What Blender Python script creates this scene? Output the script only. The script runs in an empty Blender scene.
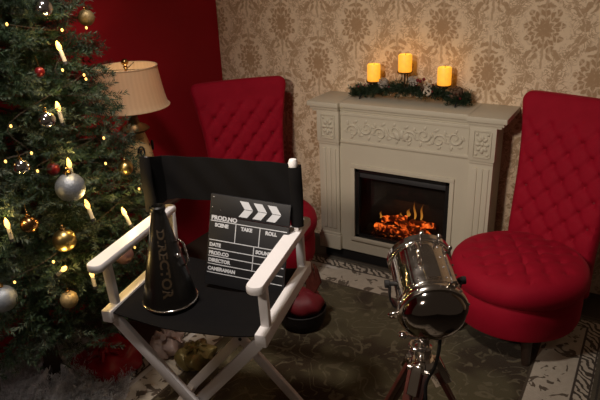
import bpy, bmesh, math, random
import numpy as np
from mathutils import Vector, Matrix
PI = math.pi
random.seed(7); RNG = np.random.default_rng(11)
scene = bpy.context.scene
COL = scene.collection

# ------------------------------------------------------------------ node expressions
class NT:
    def __init__(s, name):
        s.m = bpy.data.materials.new(name); s.m.use_nodes = True
        s.t = s.m.node_tree; s.n = s.t.nodes; s.l = s.t.links
        s.b = s.n['Principled BSDF']; s.out = s.n['Material Output']
    def put(s, sock, v):
        if isinstance(v, Ex): s.l.new(v.s, sock)
        elif isinstance(v, (tuple, list)):
            sock.default_value = tuple(v) + (1,) if len(v) == 3 and len(sock.default_value) == 4 else tuple(v)
        else: sock.default_value = v
    def math(s, op, *a):
        n = s.n.new('ShaderNodeMath'); n.operation = op
        for i, v in enumerate(a): s.put(n.inputs[i], v)
        return Ex(s, n.outputs[0])
    def coord(s, kind='Object'):
        return Ex(s, s.n.new('ShaderNodeTexCoord').outputs[kind])
    def xyz(s, v):
        n = s.n.new('ShaderNodeSeparateXYZ'); s.l.new(v.s, n.inputs[0]); return [Ex(s, o) for o in n.outputs]
    def vec(s, x, y, z):
        n = s.n.new('ShaderNodeCombineXYZ')
        for i, v in enumerate((x, y, z)): s.put(n.inputs[i], v)
        return Ex(s, n.outputs[0])
    def noise(s, v, scale, detail=2, rough=.5, dist=0, out=0):
        n = s.n.new('ShaderNodeTexNoise'); n.inputs['Scale'].default_value = scale
        n.inputs['Detail'].default_value = detail; n.inputs['Roughness'].default_value = rough
        n.inputs['Distortion'].default_value = dist
        if v is not None: s.l.new(v.s, n.inputs['Vector'])
        return Ex(s, n.outputs[out])
    def mapr(s, v, a, b, c=0., d=1., smooth=True):
        n = s.n.new('ShaderNodeMapRange'); n.interpolation_type = 'SMOOTHSTEP' if smooth else 'LINEAR'
        for i, q in enumerate((v, a, b, c, d)): s.put(n.inputs[i], q)
        return Ex(s, n.outputs[0])
    def mix(s, f, a, b):
        n = s.n.new('ShaderNodeMix'); n.data_type = 'RGBA'
        s.put(n.inputs[0], f); s.put(n.inputs[6], a); s.put(n.inputs[7], b)
        return Ex(s, n.outputs[2])
    def bump(s, h, strength=.3, dist=.01):
        n = s.n.new('ShaderNodeBump'); n.inputs['Strength'].default_value = strength; n.inputs['Distance'].default_value = dist
        s.l.new(h.s, n.inputs['Height']); s.l.new(n.outputs[0], s.b.inputs['Normal'])
    def set(s, **k):
        names = dict(color='Base Color', rough='Roughness', metal='Metallic', spec='Specular IOR Level', emit='Emission Color',
                     estr='Emission Strength', sheen='Sheen Weight', sheen_tint='Sheen Tint', sheen_rough='Sheen Roughness',
                     trans='Transmission Weight', alpha='Alpha', coat='Coat Weight', sss='Subsurface Weight')
        for a, v in k.items(): s.put(s.b.inputs[names[a]], v)
        return s
class Ex:
    def __init__(s, t, sock): s.t, s.s = t, sock
    def __add__(s, o): return s.t.math('ADD', s, o)
    __radd__ = __add__
    def __sub__(s, o): return s.t.math('SUBTRACT', s, o)
    def __rsub__(s, o): return s.t.math('SUBTRACT', o, s)
    def __mul__(s, o): return s.t.math('MULTIPLY', s, o)
    __rmul__ = __mul__
    def __truediv__(s, o): return s.t.math('DIVIDE', s, o)
    def f(s, op, *a): return s.t.math(op, s, *a)

def basic(name, color, rough=.5, metal=0, var=.12, scale=20, bump=0, bscale=60, **k):
    t = NT(name); c = t.coord()
    n = t.noise(c, scale, 3)
    lo = tuple(x * (1 - var) for x in color); hi = tuple(min(1, x * (1 + var)) for x in color)
    t.set(color=t.mix(n, lo, hi), rough=rough, metal=metal, **k)
    if bump: t.bump(t.noise(c, bscale, 3), bump, .004)
    return t.m

# ------------------------------------------------------------------ materials
def mat_wallpaper():
    t = NT('damask_wallpaper'); x, y, z = t.xyz(t.coord())
    c = t.coord()
    wob = t.noise(c, 24, 4, .6)
    wob2 = t.noise(t.vec(x + 7.3, y, z + 3.1), 24, 4, .6)
    X = x + (wob - .5) * .036; Z = z + (wob2 - .5) * .036
    U = (X + .334) / .51; V = (Z - 1.392) / .458
    def lat(off):
        u = (U + (.5 + off)).f('FRACT') - .5; v = (V + (.5 + off)).f('FRACT') - .5
        return u, v
    def palm(off):
        u, v = lat(off)
        dx = u * .51; dz = v * .458
        r = (dx * dx * 1.15 + dz * dz * .72).f('SQRT')
        th = dx.f('ARCTAN2', dz)
        lobes = (th * 9.).f('COSINE')
        R = .094 + lobes * .016
        body = t.mapr(R - r, -.004, .008)
        veins = t.mapr((r * 165. + lobes * 1.6).f('SINE'), .35, .85) * t.mapr(r, .02, .04)
        inner = t.mapr((th * 18.).f('COSINE'), .45, .9) * t.mapr(r, .03, .05)
        stem = t.mapr(dx.f('ABSOLUTE'), .010, .004) * t.mapr(dz.f('ABSOLUTE'), .20, .19)
        # drooping side leaves above and below the flower
        lx = dx.f('ABSOLUTE') - .060; lz = dz + .128
        leaf = t.mapr((lx * lx * 1.1 + lz * lz * 2.6).f('SQRT'), .048, .036) * t.mapr((lx * 130. + lz * 90.).f('SINE'), -.7, .1)
        kx = dx.f('ABSOLUTE') - .030; kz = dz - .135
        crown = t.mapr((kx * kx * 2.2 + kz * kz).f('SQRT'), .040, .030) * t.mapr((kz * 150. + kx * 60.).f('SINE'), -.6, .2)
        b = body * (1. - veins * .75) * (1. - inner * .45)
        return b.f('MAXIMUM', leaf * .9).f('MAXIMUM', crown * .9).f('MAXIMUM', stem * .7)
    p = palm(0.).f('MAXIMUM', palm(.5))
    u, v = lat(0.)
    cv = (v * (2 * PI)).f('COSINE')
    d = (u.f('ABSOLUTE') - .25 - cv * .115) * .51
    thick = .016 + (v * (2 * PI * 7) + (wob - .5) * 14.).f('SINE') * .013
    vine = t.mapr(thick - d.f('ABSOLUTE'), -.003, .004) * (1. - t.mapr(d.f('ABSOLUTE'), .004, .001) * .7)
    # curling leaves that branch off the vine
    curl = t.noise(t.vec(x, y + 3., z), 21, 2.5, .55, 2.2)
    leaf2 = t.mapr((curl - .5).f('ABSOLUTE'), .055, .035) * t.mapr(d.f('ABSOLUTE'), .075, .045)
    fill = t.mapr(t.noise(t.vec(x + 9., y, z), 38, 3, .6, 1.6), .57, .62) * .4
    m = p.f('MAXIMUM', vine * .85).f('MAXIMUM', leaf2 * .75).f('MAXIMUM', fill)
    worn = t.noise(c, 70, 4, .7)
    m = m * t.mapr(worn, .28, .48, .6, 1.)
    base = t.mix(t.noise(c, 9, 3), (.80, .62, .43), (.90, .72, .52))
    dark = t.mix(t.noise(c, 14, 3), (.42, .27, .15), (.51, .335, .195))
    t.set(color=t.mix(m, base, dark), rough=.62, spec=.25)
    t.bump(m, .15, .002)
    return t.m

def mat_rug():
    t = NT('patterned_rug'); c = t.coord(); x, y, z = t.xyz(c)
    n1 = t.noise(c, 16, 3)
    d = (.045 - x).f('MAXIMUM', x - 1.437).f('MAXIMUM', y + .555).f('MAXIMUM', -2.45 - y)
    big = t.noise(c, 3.2, 2)
    field = t.mix(t.mapr(big, .42, .56), (.036, .022, .009), (.085, .070, .034))
    sc = (t.noise(c, 5.5, 1, .4, .6) * 7.).f('FRACT')
    line = t.mapr((sc - .5).f('ABSOLUTE'), .10, .05) * t.mapr(t.noise(c, 30, 2), .38, .5)
    field = t.mix(line * .6, field, (.165, .135, .08))
    lf = t.mapr(t.noise(t.vec(x + 3., y, z), 20, 2, .5, .8), .60, .66)
    field = t.mix(lf * .6, field, (.135, .11, .062))
    cream = t.mix(t.noise(c, 40, 3), (.42, .36, .28), (.58, .51, .41))
    mot = t.mapr(t.noise(t.vec(x, y + 5., z), 13, 2.5, .55, 1.2), .575, .61)
    cream2 = t.mix(mot * .9, cream, (.075, .05, .03))
    s = (x + y) * (2 * PI / .042)
    orn = t.mapr((s + (n1 - .5) * 17.).f('SINE') + (d - .218) * 12. * (s * .5).f('SINE'), -.05, .35)
    ornc = t.mix(orn, cream, (.06, .045, .03))
    col = t.mix(t.mapr(d, 0., .004), field, cream2)
    def band(a, b): return t.mapr(d, a - .002, a + .002) * t.mapr(d, b + .002, b - .002)
    col = t.mix(t.mapr(d, .180, .184), col, ornc)
    col = t.mix(band(.148, .172) * t.mapr(x, .3, .2), col, (.62, .58, .53))
    col = t.mix(band(-.006, .006), col, (.07, .05, .03))
    col = t.mix(band(.178, .188), col, (.05, .035, .025))
    col = t.mix(band(.243, .251), col, (.05, .035, .025))
    col = t.mix(t.mapr(d, .251, .254), col, (.085, .070, .045))
    col = t.mix(band(.270, .279), col, (.035, .028, .02))
    t.set(color=col, rough=.95, spec=.1, sheen=.2)
    t.bump(t.noise(c, 260, 2) + line * .4, .5, .004)
    return t.m

def mat_velvet(name, col, hi):
    t = NT(name); c = t.coord()
    t.set(color=t.mix(t.noise(c, 14, 4, .6), col, hi), rough=.75, spec=.15, sheen=.22, sheen_rough=.35, sheen_tint=(1, .12, .16))
    t.bump(t.noise(c, 180, 2), .12, .003)
    return t.m

def mat_emit(name, c0, c1, strength, scale=30):
    t = NT(name); c = t.coord(); n = t.noise(c, scale, 2)
    t.set(color=t.mix(n, c0, c1), emit=t.mix(n, c0, c1), estr=strength, rough=.6)
    return t.m

def mat_log():
    t = NT('glowing_log'); c = t.coord()
    n = t.noise(c, 26, 3, .6, 1.0)
    h = t.mapr(n, .42, .64)
    t.set(color=t.mix(h, (.035, .012, .006), (.5, .1, .02)), emit=t.mix(h, (.8, .035, .004), (1., .17, .02)), rough=.8)
    t.set(estr=t.mapr(n, .46, .74, .02, 1.5))
    t.bump(n, .6, .01)
    return t.m
def mat_ember():
    t = NT('ember_bed'); c = t.coord()
    n = t.noise(c, 42, 3, .7, .5)
    h = t.mapr(n, .45, .68)
    t.set(color=(.03, .012, .008), emit=t.mix(h, (.7, .03, .003), (1., .20, .03)), rough=.9)
    t.set(estr=t.mapr(n, .55, .76, .005, 1.3))
    return t.m
def mat_flame():
    t = NT('flame'); x, y, z = t.xyz(t.coord('Generated'))
    em = t.n.new('ShaderNodeEmission'); tr = t.n.new('ShaderNodeBsdfTransparent'); mx = t.n.new('ShaderNodeMixShader')
    t.put(em.inputs[0], t.mix(z, (1., .42, .06), (1., .26, .03))); em.inputs[1].default_value = .55
    t.put(mx.inputs[0], t.mapr(z, 0., 1., .62, .06))
    t.l.new(tr.outputs[0], mx.inputs[1]); t.l.new(em.outputs[0], mx.inputs[2]); t.l.new(mx.outputs[0], t.out.inputs[0])
    return t.m
def mat_pane():
    t = NT('thin_glass')
    gl = t.n.new('ShaderNodeBsdfGlossy'); gl.inputs['Roughness'].default_value = .05; tr = t.n.new('ShaderNodeBsdfTransparent')
    fr = t.n.new('ShaderNodeFresnel'); fr.inputs[0].default_value = 1.35; mx = t.n.new('ShaderNodeMixShader')
    t.l.new(fr.outputs[0], mx.inputs[0]); t.l.new(tr.outputs[0], mx.inputs[1]); t.l.new(gl.outputs[0], mx.inputs[2])
    t.l.new(mx.outputs[0], t.out.inputs[0]); return t.m
def mat_brick():
    t = NT('firebox_brick'); c = t.coord(); x, y, z = t.xyz(c)
    b = t.n.new('ShaderNodeTexBrick'); t.l.new(t.vec(x + y, z, 0.).s, b.inputs['Vector'])
    b.inputs['Scale'].default_value = 9; b.inputs['Color1'].default_value = (.012, .008, .006, 1); b.inputs['Color2'].default_value = (.018, .011, .008, 1)
    b.inputs['Mortar'].default_value = (.01, .008, .007, 1)
    t.l.new(b.outputs[0], t.b.inputs['Base Color']); t.set(rough=.95); return t.m
def mat_needles():
    t = NT('fir_needles'); c = t.coord()
    n = t.noise(c, 11, 2); n2 = t.noise(c, 120, 1)
    a = t.mix(t.mapr(n2, .3, .7), (.011, .026, .012), (.030, .056, .024))
    b = t.mix(t.mapr(n2, .3, .7), (.046, .068, .044), (.12, .14, .098))
    t.set(color=t.mix(t.mapr(n, .48, .66), a, b), rough=.55, spec=.3); return t.m
def mat_shade():
    t = NT('pleated_shade'); c = t.coord(); x, y, z = t.xyz(c)
    th = x.f('ARCTAN2', y); st = (th * 46. + t.noise(c, 7, 2) * 9.).f('SINE')
    t.set(color=t.mix(t.mapr(st, -1., 1.), (.80, .60, .37), (.86, .66, .43)), rough=.7, sheen=.2)
    t.bump(st, .10, .003)
    tl = t.n.new('ShaderNodeBsdfTranslucent'); tl.inputs[0].default_value = (.85, .62, .38, 1); mx = t.n.new('ShaderNodeMixShader'); mx.inputs[0].default_value = .42
    t.l.new(t.b.outputs[0], mx.inputs[1]); t.l.new(tl.outputs[0], mx.inputs[2]); t.l.new(mx.outputs[0], t.out.inputs[0]); return t.m
def mat_lampbase():
    t = NT('cream_lamp_glaze'); c = t.coord()
    n = t.mapr(t.noise(c, 32, 2, .5, 1.5), .60, .64)
    t.set(color=t.mix(n, (.58, .40, .19), (.02, .016, .012)), rough=.35); return t.m
def mat_candle():
    t = NT('candle_wax'); x, y, z = t.xyz(t.coord('Generated')); c = t.coord()
    n = t.noise(c, 45, 3)
    col = t.mix(z, (1., .33, .010), (1., .43, .016))
    t.set(color=(.9, .55, .15), emit=col, rough=.5); t.set(estr=t.mapr(n, .3, .7, .80, 1.05)); return t.m
def mat_chrome():
    t = NT('polished_chrome'); c = t.coord()
    t.set(color=(.80, .74, .68), metal=1., rough=t.mapr(t.noise(c, 20, 3), .3, .7, .07, .17)); t.bump(t.noise(c, 9, 2), .04, .01); return t.m
def mat_floor():
    t = NT('dark_floorboards'); c = t.coord(); x, y, z = t.xyz(c)
    pl = (x * 9.).f('FRACT'); gap = t.mapr(pl, .02, .0)
    g = t.noise(t.vec(x * 30., y * 2., z), 3, 4)
    t.set(color=t.mix(gap, t.mix(g, (.028, .02, .014), (.055, .04, .027)), (.008, .006, .005)), rough=.6); return t.m
def mat_fur():
    t = NT('white_fur'); c = t.coord(); n = t.noise(c, 16, 4, .65)
    t.set(color=t.mix(t.mapr(n, .3, .65), (.35, .35, .36), (.80, .80, .82)), rough=.95, sheen=.4)
    t.bump(t.noise(c, 70, 3), .8, .01); return t.m

M = dict(
    wallpaper=mat_wallpaper(), rug=mat_rug(), floor=mat_floor(),
    redwall=basic('red_wall_paint', (.40, .008, .020), .65, var=.10, scale=3, spec=.2),
    red=mat_velvet('red_velvet', (.27, .003, .015), (.37, .006, .024)),
    redbtn=basic('red_button', (.22, .003, .012), .7),
    white=basic('mantel_paint', (.57, .52, .41), .5, var=.05, scale=8, spec=.3),
    chairwhite=basic('white_painted_wood', (.86, .83, .83), .4, var=.05, scale=12),
    canvas=basic('black_canvas', (.0055, .0048, .005), .9, var=.25, scale=30, bump=.25, bscale=400, spec=.15),
    black=basic('matte_black', (.012, .011, .011), .6, var=.2),
    blackgloss=basic('black_gloss', (.012, .011, .011), .25, var=.2),
    darkmetal=basic('dark_metal', (.05, .05, .055), .4, .6),
    louver=basic('grey_louver', (.06, .06, .065), .45, .4),
    darkwood=basic('dark_wood', (.03, .016, .01), .5, var=.4, scale=30),
    redwood=basic('reddish_wood', (.10, .022, .014), .45, var=.35, scale=35),
    chrome=mat_chrome(), domechrome=basic('chrome_dark_reflection', (.33, .30, .28), .09, 1., var=.05), lens=basic('dark_lens_glass', (.012, .010, .010), .12, var=.2, spec=.5),  # dome chrome darkened in colour to imitate the dark room's reflection
    boardblack=basic('board_black', (.008, .008, .010), .55, var=.2),
    boardwhite=basic('board_white', (.62, .64, .68), .6, var=.06),
    gold_text=basic('dim_gold_lettering', (.045, .027, .011), .6, var=.2),
    log=mat_log(), ember=mat_ember(), flame=mat_flame(), pane=mat_pane(), brick=mat_brick(),
    needles=mat_needles(), bark=basic('bark', (.035, .022, .013), .9, var=.4, scale=40),
    shade=mat_shade(), shadein=mat_shade(), lampbase=mat_lampbase(), candle=mat_candle(),
    bronze=basic('dark_bronze', (.10, .06, .03), .35, .7), brass=basic('brass_ball', (.45, .27, .10), .25, 1.),
    silver=basic('silver_glitter', (.26, .28, .31), .45, .6, var=.35, scale=160, bump=.5, bscale=220),
    gold=basic('gold_bauble', (.46, .33, .12), .34, 1., var=.1),
    goldmatte=basic('matte_gold_glitter', (.36, .26, .12), .5, .6, var=.4, scale=150, bump=.5, bscale=220),
    bronzeb=basic('bronze_bauble', (.30, .16, .07), .25, 1.),
    mirror=basic('mirrored_silver', (.72, .70, .70), .12, 1.),
    pinkb=basic('dusky_pink_bauble', (.30, .17, .16), .3, .7),
    redb=basic('red_bauble', (.16, .006, .008), .3, .3),
    bulb=mat_emit('warm_bulb', (1., .50, .09), (1., .62, .16), 3.2),
    led=mat_emit('tiny_warm_led', (1., .50, .10), (1., .6, .18), 2.2),
    stick=basic('pale_candle_stick', (.50, .44, .33), .5, emit=(1., .6, .25), estr=.05),
    cone=basic('pine_cone', (.10, .055, .03), .8, var=.4, scale=80), frost=basic('frosted_cone', (.38, .33, .28), .8, var=.6, scale=90),
    berry=basic('dark_red_berry', (.16, .006, .01), .35), ribbon=basic('cream_ribbon', (.5, .42, .33), .6),
    garland=basic('garland_needles', (.018, .036, .014), .6, var=.6, scale=60),
    satin=basic('red_satin', (.38, .004, .012), .33, var=.3, scale=9, bump=.5, bscale=22, spec=.5),
    palesatin=basic('pale_pink_satin', (.46, .34, .30), .4, var=.2, scale=10, bump=.5, bscale=25),
    olive=basic('olive_gold_paper', (.22, .17, .06), .35, .35, var=.35, scale=18, bump=.8, bscale=30),
    fur=mat_fur(), wicker=basic('dark_wicker', (.010, .006, .005), .7, var=.4, scale=70, bump=.6, bscale=90),
    maroon=basic('maroon_cloth', (.17, .008, .014), .6, var=.35, scale=22, bump=.4, bscale=40),
    brownrib=basic('brown_red_ribbon', (.13, .030, .02), .45, var=.4, scale=40),
)

# ------------------------------------------------------------------ mesh builder
class MB:
    def __init__(s): s.v = []; s.f = []; s.mi = []; s.cur = 0
    def add(s, vs, fs):
        o = len(s.v); s.v += [tuple(v) for v in vs]; s.f += [tuple(i + o for i in f) for f in fs]; s.mi += [s.cur] * len(fs); return s
    def box(s, x0, x1, y0, y1, z0, z1, mat=None, b=0.0):
        if b:
            bm = bmesh.new(); bmesh.ops.create_cube(bm, size=1)
            for v in bm.verts: v.co = Vector(((x0 + x1) / 2 + v.co.x * (x1 - x0), (y0 + y1) / 2 + v.co.y * (y1 - y0), (z0 + z1) / 2 + v.co.z * (z1 - z0)))
            bmesh.ops.bevel(bm, geom=bm.edges[:], offset=b, segments=2, profile=.6, affect='EDGES')
            return s.bm(bm, mat)
        vs = [Vector((x, y, z)) for x in (x0, x1) for y in (y0, y1) for z in (z0, z1)]
        if mat: vs = [mat @ v for v in vs]
        return s.add(vs, [(0, 1, 3, 2), (4, 6, 7, 5), (0, 4, 5, 1), (2, 3, 7, 6), (0, 2, 6, 4), (1, 5, 7, 3)])
    def bm(s, bm, mat=None):
        bm.verts.index_update()
        s.add([(mat @ v.co) if mat else v.co.copy() for v in bm.verts], [[v.index for v in f.verts] for f in bm.faces]); bm.free(); return s
    def bar(s, p0, p1, w, d, b=.003, up=(0, 0, 1)):
        p0, p1 = Vector(p0), Vector(p1); z = (p1 - p0); L = z.length; z.normalize()
        x = Vector(up).cross(z)
        if x.length < 1e-4: x = Vector((1, 0, 0)).cross(z)
        x.normalize(); y = z.cross(x)
        m = Matrix((x, y, z)).transposed().to_4x4(); m.translation = p0
        return s.box(-w / 2, w / 2, -d / 2, d / 2, 0, L, m, b)
    def tube(s, pts, r, seg=10, cap=True, squash=None):
        pts = [Vector(p) for p in pts]; n = len(pts); rs = r if isinstance(r, (list, tuple)) else [r] * n
        vs = []; fs = []; prev = None
        for i, p in enumerate(pts):
            t = (pts[min(i + 1, n - 1)] - pts[max(i - 1, 0)]).normalized()
            if prev is None:
                a = Vector((0, 0, 1)) if abs(t.z) < .9 else Vector((1, 0, 0)); u = a.cross(t).normalized()
            else:
                u = (prev - t * prev.dot(t)).normalized()
            prev = u; w = t.cross(u)
            for k in range(seg):
                a = 2 * PI * k / seg; vs.append(p + u * math.cos(a) * rs[i] + w * math.sin(a) * rs[i])
        for i in range(n - 1):
            for k in range(seg): fs.append((i * seg + k, i * seg + (k + 1) % seg, (i + 1) * seg + (k + 1) % seg, (i + 1) * seg + k))
        if cap: fs.append(tuple(range(seg))[::-1]); fs.append(tuple((n - 1) * seg + k for k in range(seg)))
        return s.add(vs, fs)
    def cyl(s, p0, p1, r0, r1=None, seg=24): return s.tube([p0, p1], [r0, r0 if r1 is None else r1], seg)
    def lathe(s, prof, c=(0, 0, 0), seg=40, mat=None):
        # profile (r, z) from bottom to top; r = 0 closes
        vs = []; rows = []; c = Vector(c)
        for r, z in prof:
            if r <= 1e-6: rows.append([len(vs)]); vs.append(Vector((0, 0, z)))
            else:
                rows.append(list(range(len(vs), len(vs) + seg)))
                vs += [Vector((r * math.cos(2 * PI * k / seg), r * math.sin(2 * PI * k / seg), z)) for k in range(seg)]
        fs = []
        for a, b in zip(rows, rows[1:]):
            for k in range(seg):
                k2 = (k + 1) % seg
                if len(a) == 1 and len(b) == 1: continue
                if len(a) == 1: fs.append((a[0], b[k2], b[k]))
                elif len(b) == 1: fs.append((a[k], a[k2], b[0]))
                else: fs.append((a[k], a[k2], b[k2], b[k]))
        vs = [((mat @ v) if mat else v) + c for v in vs]
        return s.add(vs, fs)
    def ball(s, c, r, sc=(1, 1, 1), seg=16, rot=None):
        prof = [(r * math.sin(PI * i / (seg // 2)), -r * math.cos(PI * i / (seg // 2))) for i in range(seg // 2 + 1)]
        prof[0] = (0, -r); prof[-1] = (0, r)
        m = Matrix.Diagonal((*sc, 1)).to_4x4()
        if rot is not None: m = rot.to_4x4() @ m
        return s.lathe(prof, c, seg, m)
    def torus(s, c, R, r, axis=(0, 0, 1), seg=32, s2=10, sc=1.):
        q = Vector((0, 0, 1)).rotation_difference(Vector(axis).normalized()); vs = []; fs = []
        for i in range(seg):
            a = 2 * PI * i / seg
            for j in range(s2):
                b = 2 * PI * j / s2
                vs.append(q @ Vector(((R + r * math.cos(b)) * math.cos(a), (R + r * math.cos(b)) * math.sin(a) * sc, r * math.sin(b))) + Vector(c))
        for i in range(seg):
            for j in range(s2): fs.append((i * s2 + j, ((i + 1) % seg) * s2 + j, ((i + 1) % seg) * s2 + (j + 1) % s2, i * s2 + (j + 1) % s2))
        return s.add(vs, fs)
    def loops(s, rows, cap=True):
        n = len(rows[0]); vs = [v for r in rows for v in r]; fs = []
        for i in range(len(rows) - 1):
            for k in range(n): fs.append((i * n + k, i * n + (k + 1) % n, (i + 1) * n + (k + 1) % n, (i + 1) * n + k))
        if cap: fs.append(tuple(range(n))[::-1]); fs.append(tuple((len(rows) - 1) * n + k for k in range(n)))
        return s.add(vs, fs)
    def build(s, name, mat, parent=None, smooth=True, xf=None, angle=40):
        me = bpy.data.meshes.new(name); me.from_pydata(s.v, [], s.f)
        if xf is not None: me.transform(xf)
        for m in (mat if isinstance(mat, (list, tuple)) else [mat]): me.materials.append(m)
        if any(s.mi): me.polygons.foreach_set('material_index', s.mi)
        bm = bmesh.new(); bm.from_mesh(me); bmesh.ops.recalc_face_normals(bm, faces=bm.faces[:]); bm.to_mesh(me); bm.free()
        if smooth:
            me.polygons.foreach_set('use_smooth', [True] * len(me.polygons))
            try: me.set_sharp_from_angle(angle=math.radians(angle))
            except Exception: pass
        me.update()
        o = bpy.data.objects.new(name, me); COL.objects.link(o)
        if parent is not None: o.parent = parent
        return o

def tag(o, label, cat, group=None, kind=None):
    o['label'] = label; o['category'] = cat
    if group: o['group'] = group
    if kind: o['kind'] = kind
    return o
def thing(name, label, cat, loc=(0, 0, 0), rz=0, group=None):
    o = bpy.data.objects.new(name, None); COL.objects.link(o); o.empty_display_size = .05
    o.location = loc; o.rotation_euler = (0, 0, rz); return tag(o, label, cat, group)
def dup(root, loc, rz, label):
    r = root.copy(); COL.objects.link(r); r.location = loc; r.rotation_euler = (0, 0, rz); r['label'] = label
    for ch in list(root.children):
        c = ch.copy(); COL.objects.link(c); c.parent = r
        for g in list(ch.children):
            d = g.copy(); COL.objects.link(d); d.parent = c
    return r
def struct(name, mb, mat): 
    o = mb.build(name, mat, None, smooth=False); o['kind'] = 'structure'; return o

def text_mb(body, size, x, z, align='LEFT', xs=1.0, space=1.0, bold=0.0):
    """Text as mesh data lying in the local XZ plane, facing -y."""
    cu = bpy.data.curves.new('txt', 'FONT'); cu.body = body; cu.size = size; cu.align_x = align; cu.extrude = .0003; cu.space_character = space
    cu.offset = bold; cu.resolution_u = 3
    ob = bpy.data.objects.new('txt', cu); COL.objects.link(ob)
    dg = bpy.context.evaluated_depsgraph_get(); me = bpy.data.meshes.new_from_object(ob.evaluated_get(dg))
    vs = [Vector((x + v.co.x * xs, -v.co.z, z + v.co.y)) for v in me.vertices]; fs = [tuple(p.vertices) for p in me.polygons]
    bpy.data.objects.remove(ob); bpy.data.curves.remove(cu); bpy.data.meshes.remove(me)
    return vs, fs

# ------------------------------------------------------------------ the room
struct('wall_back', MB().box(-.83, 3.6, 0, .12, 0, 2.75), M['wallpaper'])
struct('wall_left', MB().box(-.95, -.83, -4.6, .12, 0, 2.75), M['redwall'])
struct('floor', MB().box(-.95, 3.6, -4.6, .12, -.1, 0), M['floor'])

rug = MB().box(-.245, 1.727, -2.74, -.265, .0005, .009, None, .003).build('patterned_rug', M['rug'])
tag(rug, 'olive and brown scrollwork rug with wide cream border covering the floor', 'rug')

# ------------------------------------------------------------------ fireplace
W = M['white']
fp = thing('electric_fireplace', 'cream white mantel fireplace with carved frieze and glowing electric fire', 'fireplace', (0, 0, 0))
# shelf: end blocks stand forward over the pilasters
m = MB()
for y0, z0, z1, o in ((-.296, .972, 1.0, 0), (-.285, .955, .974, .014), (-.278, .942, .957, .026)):
    for xa, xb in ((0 + o, .200 - o * .3), (.925 + o * .3, 1.125 - o)): m.box(xa, xb, y0, -.001, z0, z1, None, .004)
    m.box(.19, .935, y0 + .028, -.001, z0, z1, None, .004)
m.build('mantel_shelf', W, fp)
m = MB()   # body with the fire opening
yf = -.252
m.box(.07, .284, yf, -.02, .072, .944); m.box(.852, 1.055, yf, -.02, .072, .944)
m.box(.284, .852, yf, -.02, .619, .944); m.box(.284, .852, yf, -.02, .072, .171)
m.build('mantel_body', W, fp, smooth=False)
m = MB()
for a, b_, c, d_ in ((.262, .286, .173, .617), (.850, .874, .173, .617), (.262, .874, .617, .640), (.262, .874, .150, .173)): m.box(a, b_, yf - .010, yf - .0005, c, d_, None, .002)
m.build('opening_trim', W, fp)
for xa, xb in ((.060, .190), (.948, 1.070)):
    m = MB(); m.box(xa, xb, -.268, yf + .01, .17, .76, None, .003)
    n = 3
    for i in range(n):
        xc = xa + (xb - xa) * (i + 1) / (n + 1); m.box(xc - .013, xc + .013, -.274, -.26, .21, .725, None, .005)
    p = m.build('pilaster', W, fp)
    m = MB(); m.box(xa - .006, xb + .006, -.280, yf + .01, .765, .945, None, .003)
    m.box(xa - .002, xb + .002, -.274, yf + .01, .748, .768, None, .006)
    # carved panel: raised border and rosette
    cx, cz = (xa + xb) / 2, .857; w, h = .040, .066; y = -.282
    for q in ((cx - w - .006, cx - w, cz - h, cz + h), (cx + w, cx + w + .006, cz - h, cz + h), (cx - w, cx + w, cz - h - .006, cz - h), (cx - w, cx + w, cz + h, cz + h + .006)):
        m.box(q[0], q[1], y - .004, y + .003, q[2], q[3], None, .0015)
    for k in range(8):
        a = 2 * PI * k / 8; m.ball((cx + .022 * math.cos(a), y, cz + .034 * math.sin(a)), .013, (1.15, .45, .75), 10, Matrix.Rotation(-a, 3, 'Y'))
    m.ball((cx, y, cz), .009, (1, .7, 1), 10)
    for sx in (-1, 1):
        for sz in (-1, 1): m.ball((cx + sx * .028, y, cz + sz * .053), .009, (1, .5, 1), 8)
    m.build('capital', W, p)
    m = MB(); m.box(xa - .008, xb + .008, -.280, yf + .01, .072, .165, None, .004); m.box(xa - .004, xb + .004, -.274, yf + .01, .162, .182, None, .006)
    m.build('plinth_block', W, p)
m = MB()
m.box(.196, .942, -.262, yf + .01, .766, .784, None, .005); m.box(.196, .942, -.260, yf + .01, .925, .945, None, .005)
m.box(.204, .934, -.256, yf + .01, .78, .93)
m.build('frieze_panel', W, fp)
m = MB()   # carved scroll on the frieze
def spiral(cx, cz, r0, turns, sx, sz, ph=0):
    pts = []
    for i in range(26):
        u = i / 25; a = ph + turns * 2 * PI * u; r = r0 * (1 - .82 * u); pts.append((cx + sx * r * math.cos(a), -.258, cz + sz * r * math.sin(a)))
    return pts
for k in range(8):
    cx = .275 + k * .084; s = 1 if k % 2 else -1
    m.tube(spiral(cx, .853 + s * .012, .038, 1.35, 1 if k < 4 else -1, s, PI), [.0065 * (1 - .55 * i / 25) for i in range(26)], 6)
    for j in range(5):
        a = .5 + j * 1.15; rr = .052
        m.ball((cx + rr * .85 * math.cos(a) * (1 if k < 4 else -1), -.257, .853 + s * rr * .9 * math.sin(a)), .014, (1.2, .35, .55), 8, Matrix.Rotation(-a * s + .6, 3, 'Y'))
for k in range(3): m.ball((.569 + (k - 1) * .026, -.258, .853 + (0 if k == 1 else -.012)), .021, (.8, .4, 1.3), 10, Matrix.Rotation((k - 1) * .5, 3, 'Y'))
m.build('frieze_carving', W, fp)
MB().box(.075, 1.05, -.24, -.02, .001, .074).build('dark_plinth', M['black'], fp, smooth=False)
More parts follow.
